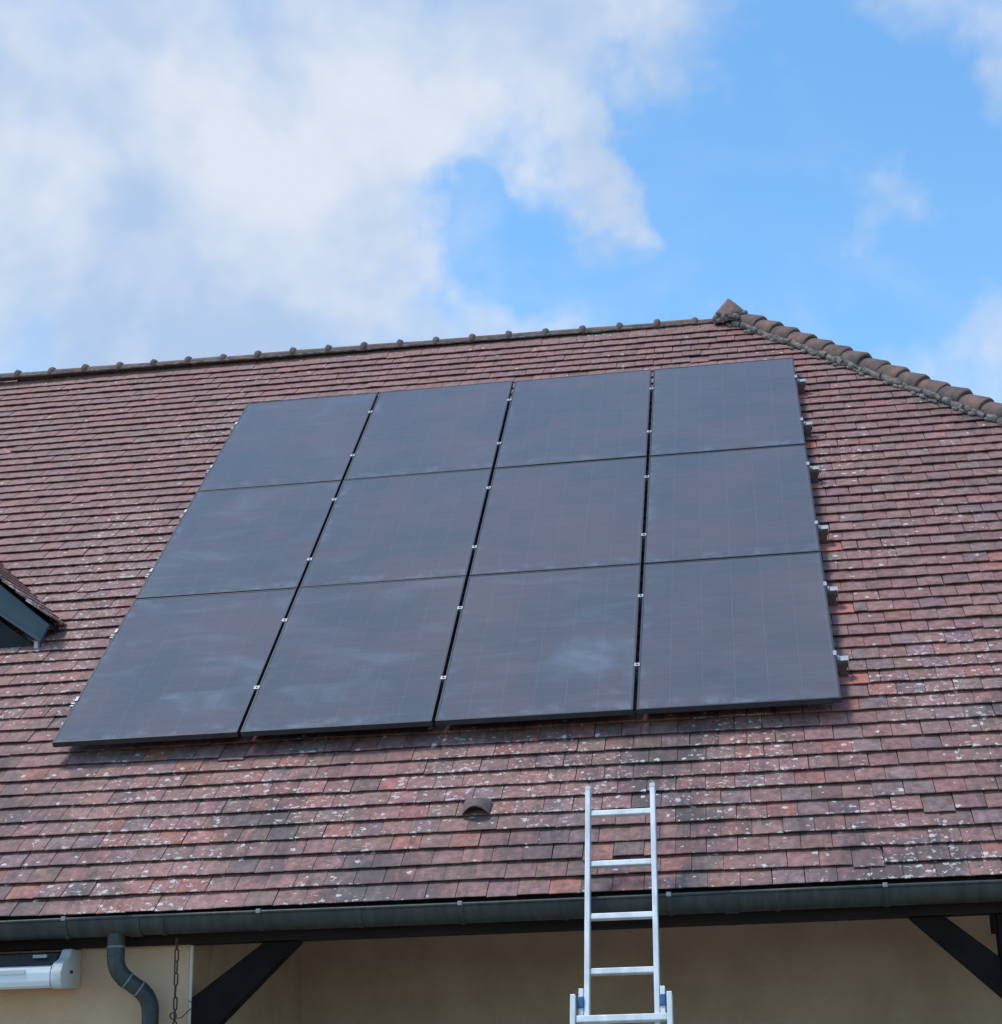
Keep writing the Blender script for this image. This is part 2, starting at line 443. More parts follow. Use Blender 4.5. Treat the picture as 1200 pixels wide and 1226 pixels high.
# roof deck under the tiles: front slope, hip end, back slope
dk = MB()
def dq(a, b, c, d): dk.add([a, b, c, d], [(0, 1, 2, 3)])
nD = NT - .075
vE, vT = VE + .05, 6.39
hipP = lambda v: Wp(hip_u(v) - .02, v, nD)
apex = Wp(hip_u(6.45), vT, nD)
L0 = Wp(UL, vE, nD); L1 = Wp(UL, vtop(UL) - .03, nD)
Rb = hipP(vE)
back0 = Vector((UL, 2 * YR - L0.y, L0.z)); backR = Vector((Rb.x, 2 * YR - Rb.y, Rb.z))
dk.add([L0, Rb, apex, L1, back0, backR], [(0, 1, 2, 3), (1, 5, 2), (3, 2, 5, 4)])
roof = dk.obj('roof', M_DECK, house)

# --- plain tiles
GAU = 0.1355
TW = 0.157
NROW = 56
TT = 0.0142
TILT = (TT + .0048) / GAU
PANEL_W, GX = 1.134, .02
ROWS_V = ((0.0, 1.7120), (1.7270, 1.6445), (3.3865, 1.6960))
PU0, PU1, PV1 = 0.0, 4 * PANEL_W + 3 * GX, 5.0825
RAILV = (0.47, 1.29, 2.12, 3.04, 3.82, 4.66)
REDR = (4.775, 4.755, 4.745, 4.68, 4.675, 4.67)


def tile_geo(w, L, rs):
    """one plain tile: y = 0 is the exposed lower edge, z = 0 its upper face"""
    xs = [-w / 2, -w / 6, w / 6, w / 2]
    cam_ = rs.uniform(-.001, .0035)
    tz = lambda x: -cam_ * (x / (w / 2)) ** 2
    ed = [rs.uniform(-.0022, .0022) for _ in xs]
    V = []
    for k, x in enumerate(xs): V.append((x, ed[k], tz(x) - .0025))
    for k, x in enumerate(xs): V.append((x, ed[k] + .005, tz(x)))
    for k, x in enumerate(xs): V.append((x, L, tz(x)))
    for k, x in enumerate(xs): V.append((x, ed[k] + .0105, tz(x) - TT))
    V += [(xs[0], L, -TT), (xs[3], L, -TT)]
    F = []
    for k in range(3):
        F += [(k, k + 1, k + 5, k + 4), (k + 4, k + 5, k + 9, k + 8), (k + 12, k + 13, k + 1, k)]
    F += [(0, 4, 12), (4, 8, 16, 12), (7, 3, 15), (11, 7, 15, 17)]
    return V, F


def tile_color(u, v):
    p = mnoise.noise(Vector((u * .55, v * .55, 3.1)))
    low = max(0, min(1, (2.2 - v) / 3.2))
    right = max(0, min(1, (u - 4.2) / 1.5))
    r_ = random.random()
    mauve = (.285, .141, .124); rosy = (.322, .148, .124); red = (.360, .136, .104); dark = (.172, .108, .100); brown = (.240, .133, .112); grey = (.245, .155, .146)
    pr = [.50, .20, .02 + .15 * low + .05 * p, .008 + .13 * low + .05 * right + .04 * p, .10 + .08 * low, .12 + .08 * right]
    s_ = sum(max(.01, q) for q in pr); a = 0
    for c, q in zip((mauve, rosy, red, dark, brown, grey), pr):
        a += max(.01, q) / s_
        if r_ <= a: break
    k = 1 + random.gauss(0, .07)
    wgt = .45 + .33 * max(low, right * .7)
    return tuple(max(.02, (m_ * (1 - wgt) + x * wgt) * k + random.gauss(0, .004)) for m_, x in zip(mauve, c))


tiles = []      # (u, v, n-offset, rot, width, length, color, is_red)
waves = [(random.uniform(0, 9), random.uniform(0, 9)) for _ in range(NROW + 2)]
HOOKROW = {}
for r_ in range(NROW + 1):
    off = .061 + (TW / 2 if r_ % 2 else 0) + random.uniform(-.012, .012)
    k0 = int(math.floor((UL - off) / TW)); k1 = int(math.ceil((7.6 - off) / TW))
    for k in range(k0, k1):
        u = off + (k + .5) * TW
        frac = r_ / NROW
        v = VE + r_ * GAU + (vtop(u) - vtop(4)) * frac
        L = GAU * 1.93
        if r_ == NROW: L = .29
        hu = hip_u(v)
        if u - TW / 2 > hu - .01: continue
        wv = .0032 * math.sin(u * 1.1 + waves[r_][0]) + .0016 * math.sin(u * 3.7 + waves[r_][1])
        v += wv + random.gauss(0, .0016)
        if random.random() < .010 and r_ > 0: v -= random.uniform(.012, .03)
        dz = random.gauss(0, .0011) + .0016 * math.sin(u * 2.3 + waves[r_][1] * 2)
        rot = random.gauss(0, .0045)
        gap = abs(random.gauss(.0022, .0012)) + .0008
        if random.random() < .12: gap += random.uniform(.002, .004)
        red = False; uu, ww = u, TW - gap
        for hv, ru in zip(RAILV, REDR):
            if hv - .105 - GAU <= v < hv - .105:
                if 4.50 < u + TW / 2 and u - TW / 2 < ru:
                    if u + TW / 2 > ru + .03:      # cut down to what is right of the opening
                        lo_ = max(ru, u - TW / 2); uu = (lo_ + u + TW / 2) / 2; ww = u + TW / 2 - lo_ - gap
                        if lo_ - (u - TW / 2) > .015:
                            tiles.append([(u - TW / 2 + lo_) / 2, v, dz, rot, lo_ - (u - TW / 2) - .001, L, tile_color(u, v), True, r_])
                    else:
                        red = True
        if u + TW / 2 > hu:                       # cut at the hip
            ww = max(.03, hu - (u - TW / 2)); uu = u - TW / 2 + ww / 2
        tiles.append([uu, v, dz, rot, ww, L, tile_color(u, v), red, r_])

# which tiles show largest in the photograph
def on_view(t):
    x, y = pix(Wp(t[0], t[1] + .06))
    if not (-20 < x < 1220): return False
    if PU0 + .02 < t[0] < PU1 - .02 and -0.12 < t[1] < PV1 - .2: return False
    if x > 130 or y > 790 or y < 660: return True
    return y > 1.03 * x + 671 + 125 or x > 70
cand = [i for i, t in enumerate(tiles) if on_view(t) and not t[7] and t[4] > .1]
cand.sort(key=lambda i: (tiles[i][8], abs(tiles[i][0] - 3)))
red_i = [i for i, t in enumerate(tiles) if t[7]]
single = set(cand[:300 - len([i for i in red_i if tiles[i][0] > 4.52])])

variants = []
for k in range(10):
    V, F = tile_geo(TW - .0028, GAU * 1.93, random)
    me = bpy.data.meshes.new('tile'); me.from_pydata(V, [], F); me.materials.append(M_TILE)
    me.attributes.new('ty', 'FLOAT', 'POINT').data.foreach_set('value', np.array([q[1] for q in V], dtype=np.float32))
    me.update(); variants.append(me)
mf_v, mf_f, mf_c, mf_y = [], [], [], []
FRM = Matrix.Rotation(-TILT, 4, 'X')
for i, t in enumerate(tiles):
    u, v, dz, rot, ww, L, c, red, row = t
    if red: dz -= .0065
    mt = ROOF @ Matrix.Translation((u, v, NT + dz)) @ Matrix.Rotation(rot, 4, 'Z') @ (FRM if row < NROW else Matrix.Rotation(-TILT * .25, 4, 'X'))
    if red and u > 4.52:
        V, F = tile_geo(ww, GAU * 1.5, random)
        me = bpy.data.meshes.new('tile'); me.from_pydata(V, [], F); me.materials.append(M_RED)
        o = place(bpy.data.objects.new('tile', me), roof, mt)
        o['label'] = 'fresh bright red tile exposed beside the solar panels'
        continue
    if i in single:
        o = bpy.data.objects.new('tile', random.choice(variants)); o.color = (*c, 1)
        place(o, roof, mt @ Matrix.Diagonal((ww / (TW - .0028), 1, 1, 1)))
        continue
    V, F = tile_geo(ww, L, random)
    b0 = len(mf_v)
    mf_v += [tuple(mt @ Vector(q)) for q in V]; mf_f += [tuple(b0 + j for j in f) for f in F]
    mf_c += [c] * len(V); mf_y += [q[1] for q in V]
me = bpy.data.meshes.new('tile_field'); me.from_pydata(mf_v, [], mf_f)
ca = me.color_attributes.new('tcol', 'FLOAT_COLOR', 'POINT')
ca.data.foreach_set('color', np.c_[np.array(mf_c), np.ones(len(mf_c))].astype(np.float32).ravel())
me.attributes.new('ty', 'FLOAT', 'POINT').data.foreach_set('value', np.array(mf_y, dtype=np.float32))
me.materials.append(M_TILE); me.update()
o = place(bpy.data.objects.new('tile_field', me), roof); o.color = (0, 0, 0, 1); o['kind'] = 'stuff'

# --- ridge tiles
def crest(x): return 7.868 + (4.0 - x) * .0118
def half_round(L, r0, r1, a=100, n=12, th=.014):
    rows = []
    for s, r_ in ((0, r0), (0, r0 - th), (L, r1 - th), (L, r1)):
        pass
    out = [[(x, -math.sin(R(q)) * rr, math.cos(R(q)) * rr) for q in np.linspace(-a, a, n + 1)] for x, rr in ((0, r0), (L, r1))]
    inn = [[(x, -math.sin(R(q)) * rr, math.cos(R(q)) * rr) for q in np.linspace(-a, a, n + 1)] for x, rr in ((L, r1 - th), (0, r0 - th))]
    return out + inn + [out[0]]
SP = .3355
rtm = []
for vv in range(3):
    mb = MB(); mb.sheet(half_round(SP - .008, .050, .048, 100, 14))
    rtm.append(mb.mesh('ridge_tile', M_RIDGE2 if vv else M_RIDGE, auto=40))
cm = []
for vv in range(3):
    mb = MB()
    rows = []
    for x, rr in ((-.030, .047), (-.026, .060), (-.010, .068 + .003 * vv), (.010, .069), (.026, .060), (.030, .047)):
        rows.append([(x, -math.sin(R(q)) * rr, math.cos(R(q)) * rr + .008 * max(0, math.cos(R(q))) ** 4) for q in np.linspace(-105, 105, 13)])
    mb.sheet(rows); cm.append(mb.mesh('collar', M_RIDGE2, auto=50))
x = -2.583 - SP * 4
while x < 3.95:
    Ln = min(SP, 4.02 - x)
    mt = Matrix.Translation((x, YR + random.gauss(0, .003), crest(x) - .050 + random.gauss(0, .003))) @ Matrix.Rotation(random.gauss(.0118, .006), 4, 'Y')
    rt = place(bpy.data.objects.new('ridge_tile', random.choice(rtm)), roof, mt @ Matrix.Diagonal((Ln / SP, 1, 1, 1)))
    place(bpy.data.objects.new('ridge_collar', random.choice(cm)), roof, mt @ Matrix.Rotation(random.gauss(0, .06), 4, 'X'))
    x += SP
# mortar bed under the ridge
mb = MB()
def lumpy(pts, rad, n=8, amp=.4, sc=14):
    rr = [rad * (1 + amp * mnoise.noise(Vector(p) * sc)) for p in pts]
    pp = [Vector(p) + Vector((mnoise.noise(Vector(p) * 9), mnoise.noise(Vector(p) * 9 + Vector((5, 0, 0))), mnoise.noise(Vector(p) * 9 + Vector((0, 5, 0))))) * rad * .5 for p in pts]
    return pp, rr
pts = [(x_, YR - .050, crest(x_) - .058) for x_ in np.arange(-4.0, 4.0, .045)]
pp, rr = lumpy(pts, .011); mb.tube(pp, rr, 7)
mb.obj('ridge_mortar', M_MORTAR, roof, auto=60)

# --- hip tiles
h0 = Wp(hip_u(6.45), 6.45); h1 = Wp(hip_u(1.5), 1.5)
hd = (h1 - h0).normalized()
hup = (Vector((0, 0, 1)) - hd * hd.z).normalized()
hs = hup.cross(hd).normalized()
HM = Matrix(((hd.x, hs.x, hup.x, 0), (hd.y, hs.y, hup.y, 0), (hd.z, hs.z, hup.z, 0), (0, 0, 0, 1)))
hm = []
for vv in range(4):
    mb = MB(); L = .295
    def arc(x, rr, drop):
        o_ = []
        for q in np.linspace(-118, 118, 15):
            s_, c_ = math.sin(R(q)), math.cos(R(q))
            k = 1 + .10 * math.cos(R(q) * 2) ** 2 * (abs(q) < 50)
            o_.append((x, -s_ * rr * 1.12, c_ * rr * k + drop))
        return o_
    th = .017
    a = [arc(0, .074, -.010), arc(L - .02, .088 + .002 * vv, .012), arc(L, .086, .011), arc(L, .086 - th, .009), arc(0, .074 - th, -.010)]
    mb.sheet(a); hm.append(mb.mesh('hip_tile', M_RIDGE if vv % 2 == 0 else M_RIDGE2, auto=35))
HS = .2235
for k in range(26):
    P0 = h0 + hd * (.10 + k * HS) - hup * .012
    mt = Matrix.Translation(P0) @ HM @ Matrix.Rotation(random.gauss(0, .03), 4, 'X') @ Matrix.Rotation(random.gauss(0, .012), 4, 'Y') @ Matrix.Rotation(random.gauss(0, .015), 4, 'Z')
    place(bpy.data.objects.new('hip_tile', random.choice(hm)), roof, mt)
hsl = hs if hs.y < 0 or hs.x < 0 else -hs
# mortar along the near side of the hip
inpl = (ROOF.to_3x3() @ Vector((-.80, -.60, 0))).normalized()
mb = MB()
for s0 in np.arange(.05, 5.6, HS):
    pts = [h0 + hd * (s0 + q) + inpl * (.092 + random.uniform(-.012, .012)) + Vector((0, 0, .012)) for q in np.arange(0, HS * .98, .028)]
    pp, rr = lumpy([tuple(q) for q in pts], .032, amp=.55, sc=16); mb.tube(pp, rr, 8)
    for _ in range(3):
        c0 = h0 + hd * (s0 + random.uniform(0, HS)) + inpl * (.122 + random.uniform(-.02, .03)) + Vector((0, 0, .004))
        pts = [c0 + hd * q for q in np.linspace(-.03, .03, 5)]
        mb.tube(pts, [.004, .013, .016, .012, .004], 6)
mb.obj('hip_mortar', M_MORTAR, roof, auto=70)
# peak cap where ridge and hips meet
mb = MB(); rows = []
for z, rr in ((-.13, .150), (-.05, .146), (0, .126), (.045, .092), (.088, .058), (.122, .028), (.142, .004)):
    rows.append([(math.cos(a) * rr * (1.06 + .05 * math.cos(3 * a)) + .01 * mnoise.noise(Vector((math.cos(a), math.sin(a), z * 6))), math.sin(a) * rr, z + .012 * mnoise.noise(Vector((math.cos(a) * 2, math.sin(a) * 2, z * 9)))) for a in np.linspace(0, math.tau, 18, endpoint=False)])
mb.sheet(rows, closed=True)
pk = Vector((4.105, YR - .01, crest(4.1) + .028))
mb.obj('peak_cap', M_RIDGE, roof, Matrix.Translation(pk), auto=50)
mb = MB()
for k in range(34):
    a = random.uniform(-2.6, -.1); rr = random.uniform(.12, .165)
    c0 = pk + Vector((math.cos(a) * rr, math.sin(a) * rr, random.uniform(-.12, -.035)))
    d_ = Vector((random.gauss(0, 1), random.gauss(0, 1), random.gauss(0, .5))).normalized()
    q = random.uniform(.012, .026)
    mb.tube([c0 + d_ * s_ * q * 1.5 for s_ in (-1, -.5, 0, .5, 1)], [q * .3, q * .85, q, q * .8, q * .3], 6)
mb.obj('peak_mortar', M_MORTAR, roof, auto=70)

# --- half-round vent tile
mb = MB()
uu = 2.612; vv = -.755
rows = []
for y, sc in ((0, 1.0), (.05, .93), (.10, .66), (.135, .22)):
    rows.append([(s_ * .074, y, .064 * sc * max(0, math.cos(s_ * 1.5)) ** .8) for s_ in np.linspace(-1, 1, 13)])
rows2 = [[(x_, y_, z_ - .007) for x_, y_, z_ in q] for q in rows[::-1]]
mb.sheet(rows + rows2 + [rows[0]])
mb.obj('vent_tile', M_VENT, roof, ROOF @ Matrix.Translation((uu, vv, NT + .001)), auto=50)

# --- walls
def part(name, mat, a, b, parent=house, bev=0.0):
    return MB().box(a, b).obj(name, mat, parent, bev=bev)
XC = 1.18                       # corner of the porch recess
YB = YE + 2.2                   # back wall of the porch
ZB = 2.231                      # underside of the beam
XP = 5.20
part('front_wall', M_WALL, (UL, YW, 0), (XC - .015, YW + .32, ZB + .12))
part('porch_side_wall', M_PORCH, (XC - .32, YW + .324, 0), (XC, YB, 2.62))
part('porch_back_wall', M_PORCH, (XC - .32, YB + .003, 0), (XP + .5, YB + .3, 2.62))
part('corner_bead', M_TRIM, (XC - .013, YW - .004, 0), (XC + .003, YW + .022, ZB - .002), bev=.003)
part('beam', M_BEAM, (UL, YE + .062, ZB), (9.0, YE + .222, ZB + .16), bev=.006)
part('porch_ceiling', M_CEIL, (XC, YE + .226, 2.40), (XP + .6, YB, 2.44))
part('eave_board', M_BEAM, (UL, YE + .036, ZE - .085), (9.0, YE + .058, ZE - .022))
part('post', M_BRACE, (XP, YE + .075, 0), (XP + .16, YE + .215, ZB - .003), bev=.006)
part('corbel', M_BRACE, (XP - .022, YE + .085, ZB - .09), (XP - .002, YE + .205, ZB - .004), bev=.003)
part('side_beam', M_BEAM, (XP + .01, YE + .226, 2.445), (XP + .15, YB, 2.58))
part('back_wall_far', M_PORCH, (UL, 9.6, 0), (9.0, 9.9, 2.6))
def brace(pts, y0, y1):
    MB().prism(pts, y0, y1, axis=1).obj('brace', M_BRACE, house, bev=.004)
brace([(1.571, ZB - .004), (1.755, ZB - .004), (1.196, 1.700), (1.196, 1.966)], YE + .09, YE + .195)
brace([(4.792, ZB - .004), (4.958, ZB - .004), (XP - .002, 2.026), (XP - .002, 1.835)], YE + .09, YE + .195)
# rafter tails under the eave
for k in range(20):
    xr = -3.6 + k * .6
    MB().box((-.035, .02, -.12), (.035, .75, -.02)).obj('rafter', M_BEAM, house, ROOF @ Matrix.Translation((xr, VE + .12, NT - .075)))

# --- dormer at the left
YD = 1.03
DXC = -1.80                    # centre of the dormer
TP = math.tan(R(39.5))
def mir(x_): return 2 * DXC - x_
yb = 2.6
dorm = MB()
wx = -.64
wz = 4.36
zt = wz + (wx - DXC) * .72
dorm.prism([(wx, 4.10), (mir(wx), 4.10), (mir(wx), wz), (DXC, zt), (wx, wz)], 1.095, 1.16, axis=1)
dorm.box((wx - .07, 1.163, 4.0), (wx - .002, 1.9, wz - .02)); dorm.box((mir(wx) + .002, 1.163, 4.0), (mir(wx) + .07, 1.9, wz - .02))
dormer = dorm.obj('dormer', M_DORMWALL, house)
for side in (1, -1):
    fx = (lambda x_: x_) if side == 1 else mir
    e0 = lambda z_, x_: z_ + (x_ - DXC) * TP        # height at the centre line
    # barge board, tapering towards the eave, with a moulded lip
    MB().prism([(fx(-.519), 4.482), (fx(-.566), 4.376), (fx(-.869), 4.586), (fx(DXC), 5.235), (fx(DXC), 5.53), (fx(-.881), 4.780)], YD, YD + .028, axis=1).obj('barge_board', M_BARGE, dormer, bev=.003)
    MB().prism([(fx(-.557), 4.382), (fx(-.572), 4.360), (fx(-.869), 4.566), (fx(DXC), 5.215), (fx(DXC), 5.24), (fx(-.869), 4.590)], YD - .012, YD + .045, axis=1).obj('barge_lip', M_BARGE, dormer)
    MB().prism([(fx(-.53), 4.497), (fx(DXC), 4.497 + (1.27) * TP), (fx(DXC), 4.470 + (1.27) * TP), (fx(-.53), 4.470)], YD + .032, yb, axis=1).obj('roof_boarding', M_BEAM, dormer)
    a0 = Vector((fx(-.492), 0, 4.535)); a1 = Vector((fx(DXC), 0, 4.535 + 1.308 * TP))
    dirv = (a1 - a0).normalized(); nrm = Vector((-dirv.z, 0, dirv.x))
    if nrm.z < 0: nrm = -nrm
    ln = (a1 - a0).length; nc = int(ln / .118)
    for c_ in range(nc + 1):
        s0 = c_ * .118
        for j in range(8 if side == 1 else 3):
            y0 = YD - .045 + (.03 if c_ % 2 else 0) + j * .157
            b_ = a0 + dirv * s0
            e_ = a0 + dirv * min(ln, s0 + .21) - nrm * .020
            q = [(p_.x, p_.z) for p_ in (b_, b_ - nrm * .012, e_ - nrm * .012, e_)]
            mb = MB(); mb.prism(q, y0 + random.gauss(0, .004), y0 + .154, axis=1)
            o = mb.obj('tile', M_TILE, dormer); o.color = (*tile_color(-1, 2), 1)
part('jamb_block', M_TRIM, (-.628, 1.062, 4.27), (-.602, 1.090, 4.378), dormer)
# casement window in the dormer front
wf = MB()
for a_, b_ in (((-2.45, 1.066, 4.36), (-1.15, 1.092, 4.42)), ((-2.45, 1.066, 4.86), (-1.15, 1.092, 4.92)), ((-2.45, 1.066, 4.425), (-2.39, 1.092, 4.855)), ((-1.21, 1.066, 4.425), (-1.15, 1.092, 4.855)), ((-1.83, 1.066, 4.425), (-1.77, 1.092, 4.855))):
    wf.box(a_, b_)
wfo = wf.obj('window', M_BARGE, dormer)
for a_ in (-2.385, -1.765):
    MB().box((a_, 1.076, 4.43), (a_ + .55, 1.082, 4.85)).obj('pane', M_PANE, wfo)

# ------------------------------------------------------------------ solar panels
FR, FH = .011, .035
pm = {}
def panel_meshes(h):
    if h in pm: return pm[h]
    w = PANEL_W
    f = MB()
    f.box((0, 0, -FH), (w, FR, 0)); f.box((0, h - FR, -FH), (w, h, 0))
    f.box((0, FR, -FH), (FR, h - FR, 0)); f.box((w - FR, FR, -FH), (w, h - FR, 0))
    gl = MB().box((FR - .001, FR - .001, -.008), (w - FR + .001, h - FR + .001, -.0022))
    bk = MB().box((FR - .001, FR - .001, -.0105), (w - FR + .001, h - FR + .001, -.0085))
    pm[h] = (f.mesh('frame', M_FRAME, bev=.0012), gl.mesh('glass', M_GLASS), bk.mesh('backsheet', M_BLACK))
    return pm[h]
RN = ('bottom', 'middle', 'top'); CN = ('leftmost', 'second from left', 'third from left', 'rightmost')
EXTRA = {(0, 0): ', its lower edge nearest the gutter corner', (0, 2): ', with a large pale wiped smear', (1, 0): ', beside the bare roof left', (0, 1): ', hazy upper edge', }
DUST = {(0, 0): .55, (0, 1): .40, (0, 2): .35, (0, 3): .12, (1, 0): .40, (1, 1): .15, (1, 2): .10, (1, 3): .10, (2, 0): .25, (2, 1): .12, (2, 2): .10, (2, 3): .10}
for r_ in range(3):
    v0, h = ROWS_V[r_]
    for c in range(4):
        u0 = c * (PANEL_W + GX)
        tw = Matrix.Rotation(random.gauss(0, .0012), 4, 'X') @ Matrix.Rotation(random.gauss(0, .0012), 4, 'Y')
        mw = ROOF @ Matrix.Translation((u0, v0, 0)) @ tw
        lab = 'black solar panel in the %s row, %s%s' % (RN[r_], CN[c], ', with a large pale wiped smear' if (r_, c) == (0, 2) else '')
        p = empty('solar_panel', None, mw, lab, 'solar panel', 'solar panels mounted on the tiled roof')
        fm, gm, bm_ = panel_meshes(h)
        place(bpy.data.objects.new('frame', fm), p, mw)
        o = place(bpy.data.objects.new('glass', gm), p, mw)
        o['dust'] = float(DUST[(r_, c)]); o['smear'] = 1.0 if (r_, c) == (0, 2) else 0.0
        place(bpy.data.objects.new('backsheet', bm_), p, mw)

# ------------------------------------------------------------------ mounting rails with clamps and hooks
def clamp_mesh(kind):
    mb = MB()
    if kind == 'mid':
        mb.box((-.017, -.017, .0005), (.017, .017, .0045)); mb.box((-.0075, -.017, -.03), (.0075, .017, 0))
    else:
        mb.box((-.012, -.024, .0005), (.008, .024, .0045)); mb.box((.003, -.024, -.034), (.0075, .024, 0)); mb.box((.0078, -.024, -.034), (.024, .024, -.030))
    return mb.mesh('clamp', M_ALU, bev=.001)
CMID, CEND = clamp_mesh('mid'), clamp_mesh('end')
mb = MB(); mb.tube([(0, 0, .0046), (0, 0, .011)], .0065, 6); BOLT = mb.mesh('bolt', M_BOLT)
RL0, RL1 = -.050, 4.668
rb = MB()
prof = [(-.02, -.077), (.02, -.077), (.02, -.0365), (.008, -.0365), (.008, -.046), (.013, -.046), (.013, -.070), (-.013, -.070), (-.013, -.046), (-.008, -.046), (-.008, -.0365), (-.02, -.0365)]
rb.prism(prof, RL0, RL1, axis=0); RAILM = rb.mesh('rail_bar', M_ALU)
hk = MB()
hk.box((-.024, -.034, -.134), (.022, -.028, -.052))       # upright plate facing down the slope
hk.box((-.028, -.028, -.084), (.028, .012, -.0775))
hk.box((-.028, -.034, -.140), (.028, .10, -.135))
HOOKM = hk.mesh('roof_hook', M_HOOK, bev=.0015)
bk_ = MB(); bk_.box((.030, -.038, -.105), (.034, .02, -.0364)); bk_.box((-.010, -.030, -.0362), (.036, .02, -.0318))
BRM = bk_.mesh('end_bracket', M_ALU, bev=.001)
ORD = ('lower', 'upper')
for i, hv in enumerate(RAILV):
    mw = ROOF @ Matrix.Translation((0, hv, 0))
    p = empty('mounting_rail', None, mw, 'aluminium mounting rail with silver clamps, %s of the two under the %s panel row' % (ORD[i % 2], RN[i // 2]), 'mounting rail', 'rails under the solar panels')
    place(bpy.data.objects.new('rail_bar', RAILM), p, mw)
    for gx in (PANEL_W + GX / 2, 2 * PANEL_W + 1.5 * GX, 3 * PANEL_W + 2.5 * GX):
        mc = mw @ Matrix.Translation((gx, random.gauss(0, .006), 0))
        cl = place(bpy.data.objects.new('clamp', CMID), p, mc); place(bpy.data.objects.new('bolt', BOLT), cl, mc)
    for gx, rz in ((PU1, 0), (0, math.pi)):
        mc = mw @ Matrix.Translation((gx, 0, 0)) @ Matrix.Rotation(rz, 4, 'Z')
        place(bpy.data.objects.new('clamp', CEND), p, mc)
    mc = mw @ Matrix.Translation((RL1 - .034, 0, 0)); place(bpy.data.objects.new('end_bracket', BRM), p, mc)
    for gx in (4.634, 3.0, 1.55, -.028):
        mc = mw @ Matrix.Translation((gx, 0, 0)); place(bpy.data.objects.new('roof_hook', HOOKM), p, mc)

# ------------------------------------------------------------------ gutter
GR = .084; GY = YE - .052; GZ = 2.356
gut = empty('gutter', (2.5, GY, GZ), label='long slate grey half-round gutter hanging under the tile edge', cat='gutter')
def arcp(r_, a0=0, a1=180, n=14):
    return [(GY - r_ * math.cos(R(a)), GZ - r_ * math.sin(R(a))) for a in np.linspace(a0, a1, n + 1)]
segs = [(UL, -2.0), (-2.0, .95), (.95, 3.95), (3.95, 6.9), (6.9, 9.0)]
for a, b in segs:
    mb = MB()
    oo, ii = arcp(GR), arcp(GR - .004)
    prof_ = oo + ii[::-1]
    n = len(prof_); xs = np.linspace(a + .001, b - .001, 8)
    mb.sheet([[(x_, y_, z_ + .0022 * math.sin(x_ * 1.7) ) for y_, z_ in prof_] for x_ in xs], closed=True)
    ch = mb.obj('channel', M_GUT, gut, auto=40)
    mb = MB(); mb.tube([(x_, GY - GR - .003, GZ + .003 + .0022 * math.sin(x_ * 1.7)) for x_ in xs], .0085, 10)
    mb.obj('rolled_rim', M_GUT, gut, smooth_=True)
for k in range(14):
    xb = -1.99 + k * .5115 + .02
    bright = (k % 2 == 1)
    mb = MB(); o1, i1 = arcp(GR + .0045, -2, 182), arcp(GR + .0006, -2, 182)
    pr_ = o1 + i1[::-1]
    zz = .0022 * math.sin(xb * 1.7)
    mb.sheet([[(x_, y_, z_ + zz) for y_, z_ in pr_] for x_ in (xb - .013, xb + .013)], closed=True)
    br = mb.obj('bracket', M_GUT, gut, auto=40)
    if bright:
        MB().box((xb - .012, GY - GR - .015, GZ - .004 + zz), (xb + .011, GY - GR + .014, GZ + .0175 + zz)).obj('clip', M_GUTCLIP, br, bev=.003)
for xs_ in (.95, 3.95):
    mb = MB(); o1, i1 = arcp(GR + .006), arcp(GR + .0006); pr_ = o1 + i1[::-1]
    mb.sheet([[(x_, y_, z_ + .0022 * math.sin(x_ * 1.7)) for y_, z_ in pr_] for x_ in (xs_ - .035, xs_ + .035)], closed=True)
    mb.obj('joint_sleeve', M_GUT, gut, auto=40)

# ------------------------------------------------------------------ downpipe
DX0, DX1 = .838, .998
dp = empty('downpipe', (DX1, YE + .03, 0), label='dark slate grey downpipe with swan neck running down the beige wall', cat='downpipe')
y0, y1 = GY, YE + .040
path = [Vector((DX0, y0, GZ - GR + .015)), Vector((DX0, y0, 2.175))]
c0, c1 = Vector((DX0, y0, 2.10)), Vector((DX1, y1, 1.972))
def bez(a, b, c, n=8): return [a * (1 - t) ** 2 + b * 2 * t * (1 - t) + c * t * t for t in np.linspace(0, 1, n)]
dvec = (c1 - c0).normalized()
el1 = bez(Vector((DX0, y0, 2.175)), c0, c0 + dvec * .075)
el2 = bez(c1 - dvec * .075, c1, Vector((DX1, y1, 1.895)))
MB().tube([path[0], path[0] * .5 + path[1] * .5, path[1]], .0455, 20).obj('outlet', M_GUT, dp, auto=40)
MB().tube(el1, .0445, 20).obj('elbow', M_GUT, dp, auto=40)
MB().tube([c0 + dvec * .07, c1 - dvec * .07], .0425, 20).obj('offset_pipe', M_GUT, dp, auto=40)
MB().tube(el2, .0445, 20).obj('elbow', M_GUT, dp, auto=40)
MB().tube([Vector((DX1, y1, 1.90)), Vector((DX1, y1, 1.0)), Vector((DX1, y1, .02))], .0425, 20).obj('pipe', M_GUT, dp, auto=40)
for P0, D0 in ((Vector((DX0, y0, 2.222)), Vector((0, 0, 1))), (c0 + dvec * .075, dvec), (c1 - dvec * .075, dvec)):
    MB().tube([P0 - D0 * .004, P0 - D0 * .0015, P0 + D0 * .0015, P0 + D0 * .004], [.0455, .0472, .0472, .0455], 20).obj('seam', varied('pipe_seam', (.23, .24, .23), (.16, .17, .165), 30, .6) if 'pipe_seam' not in bpy.data.materials else bpy.data.materials['pipe_seam'], dp, auto=40)

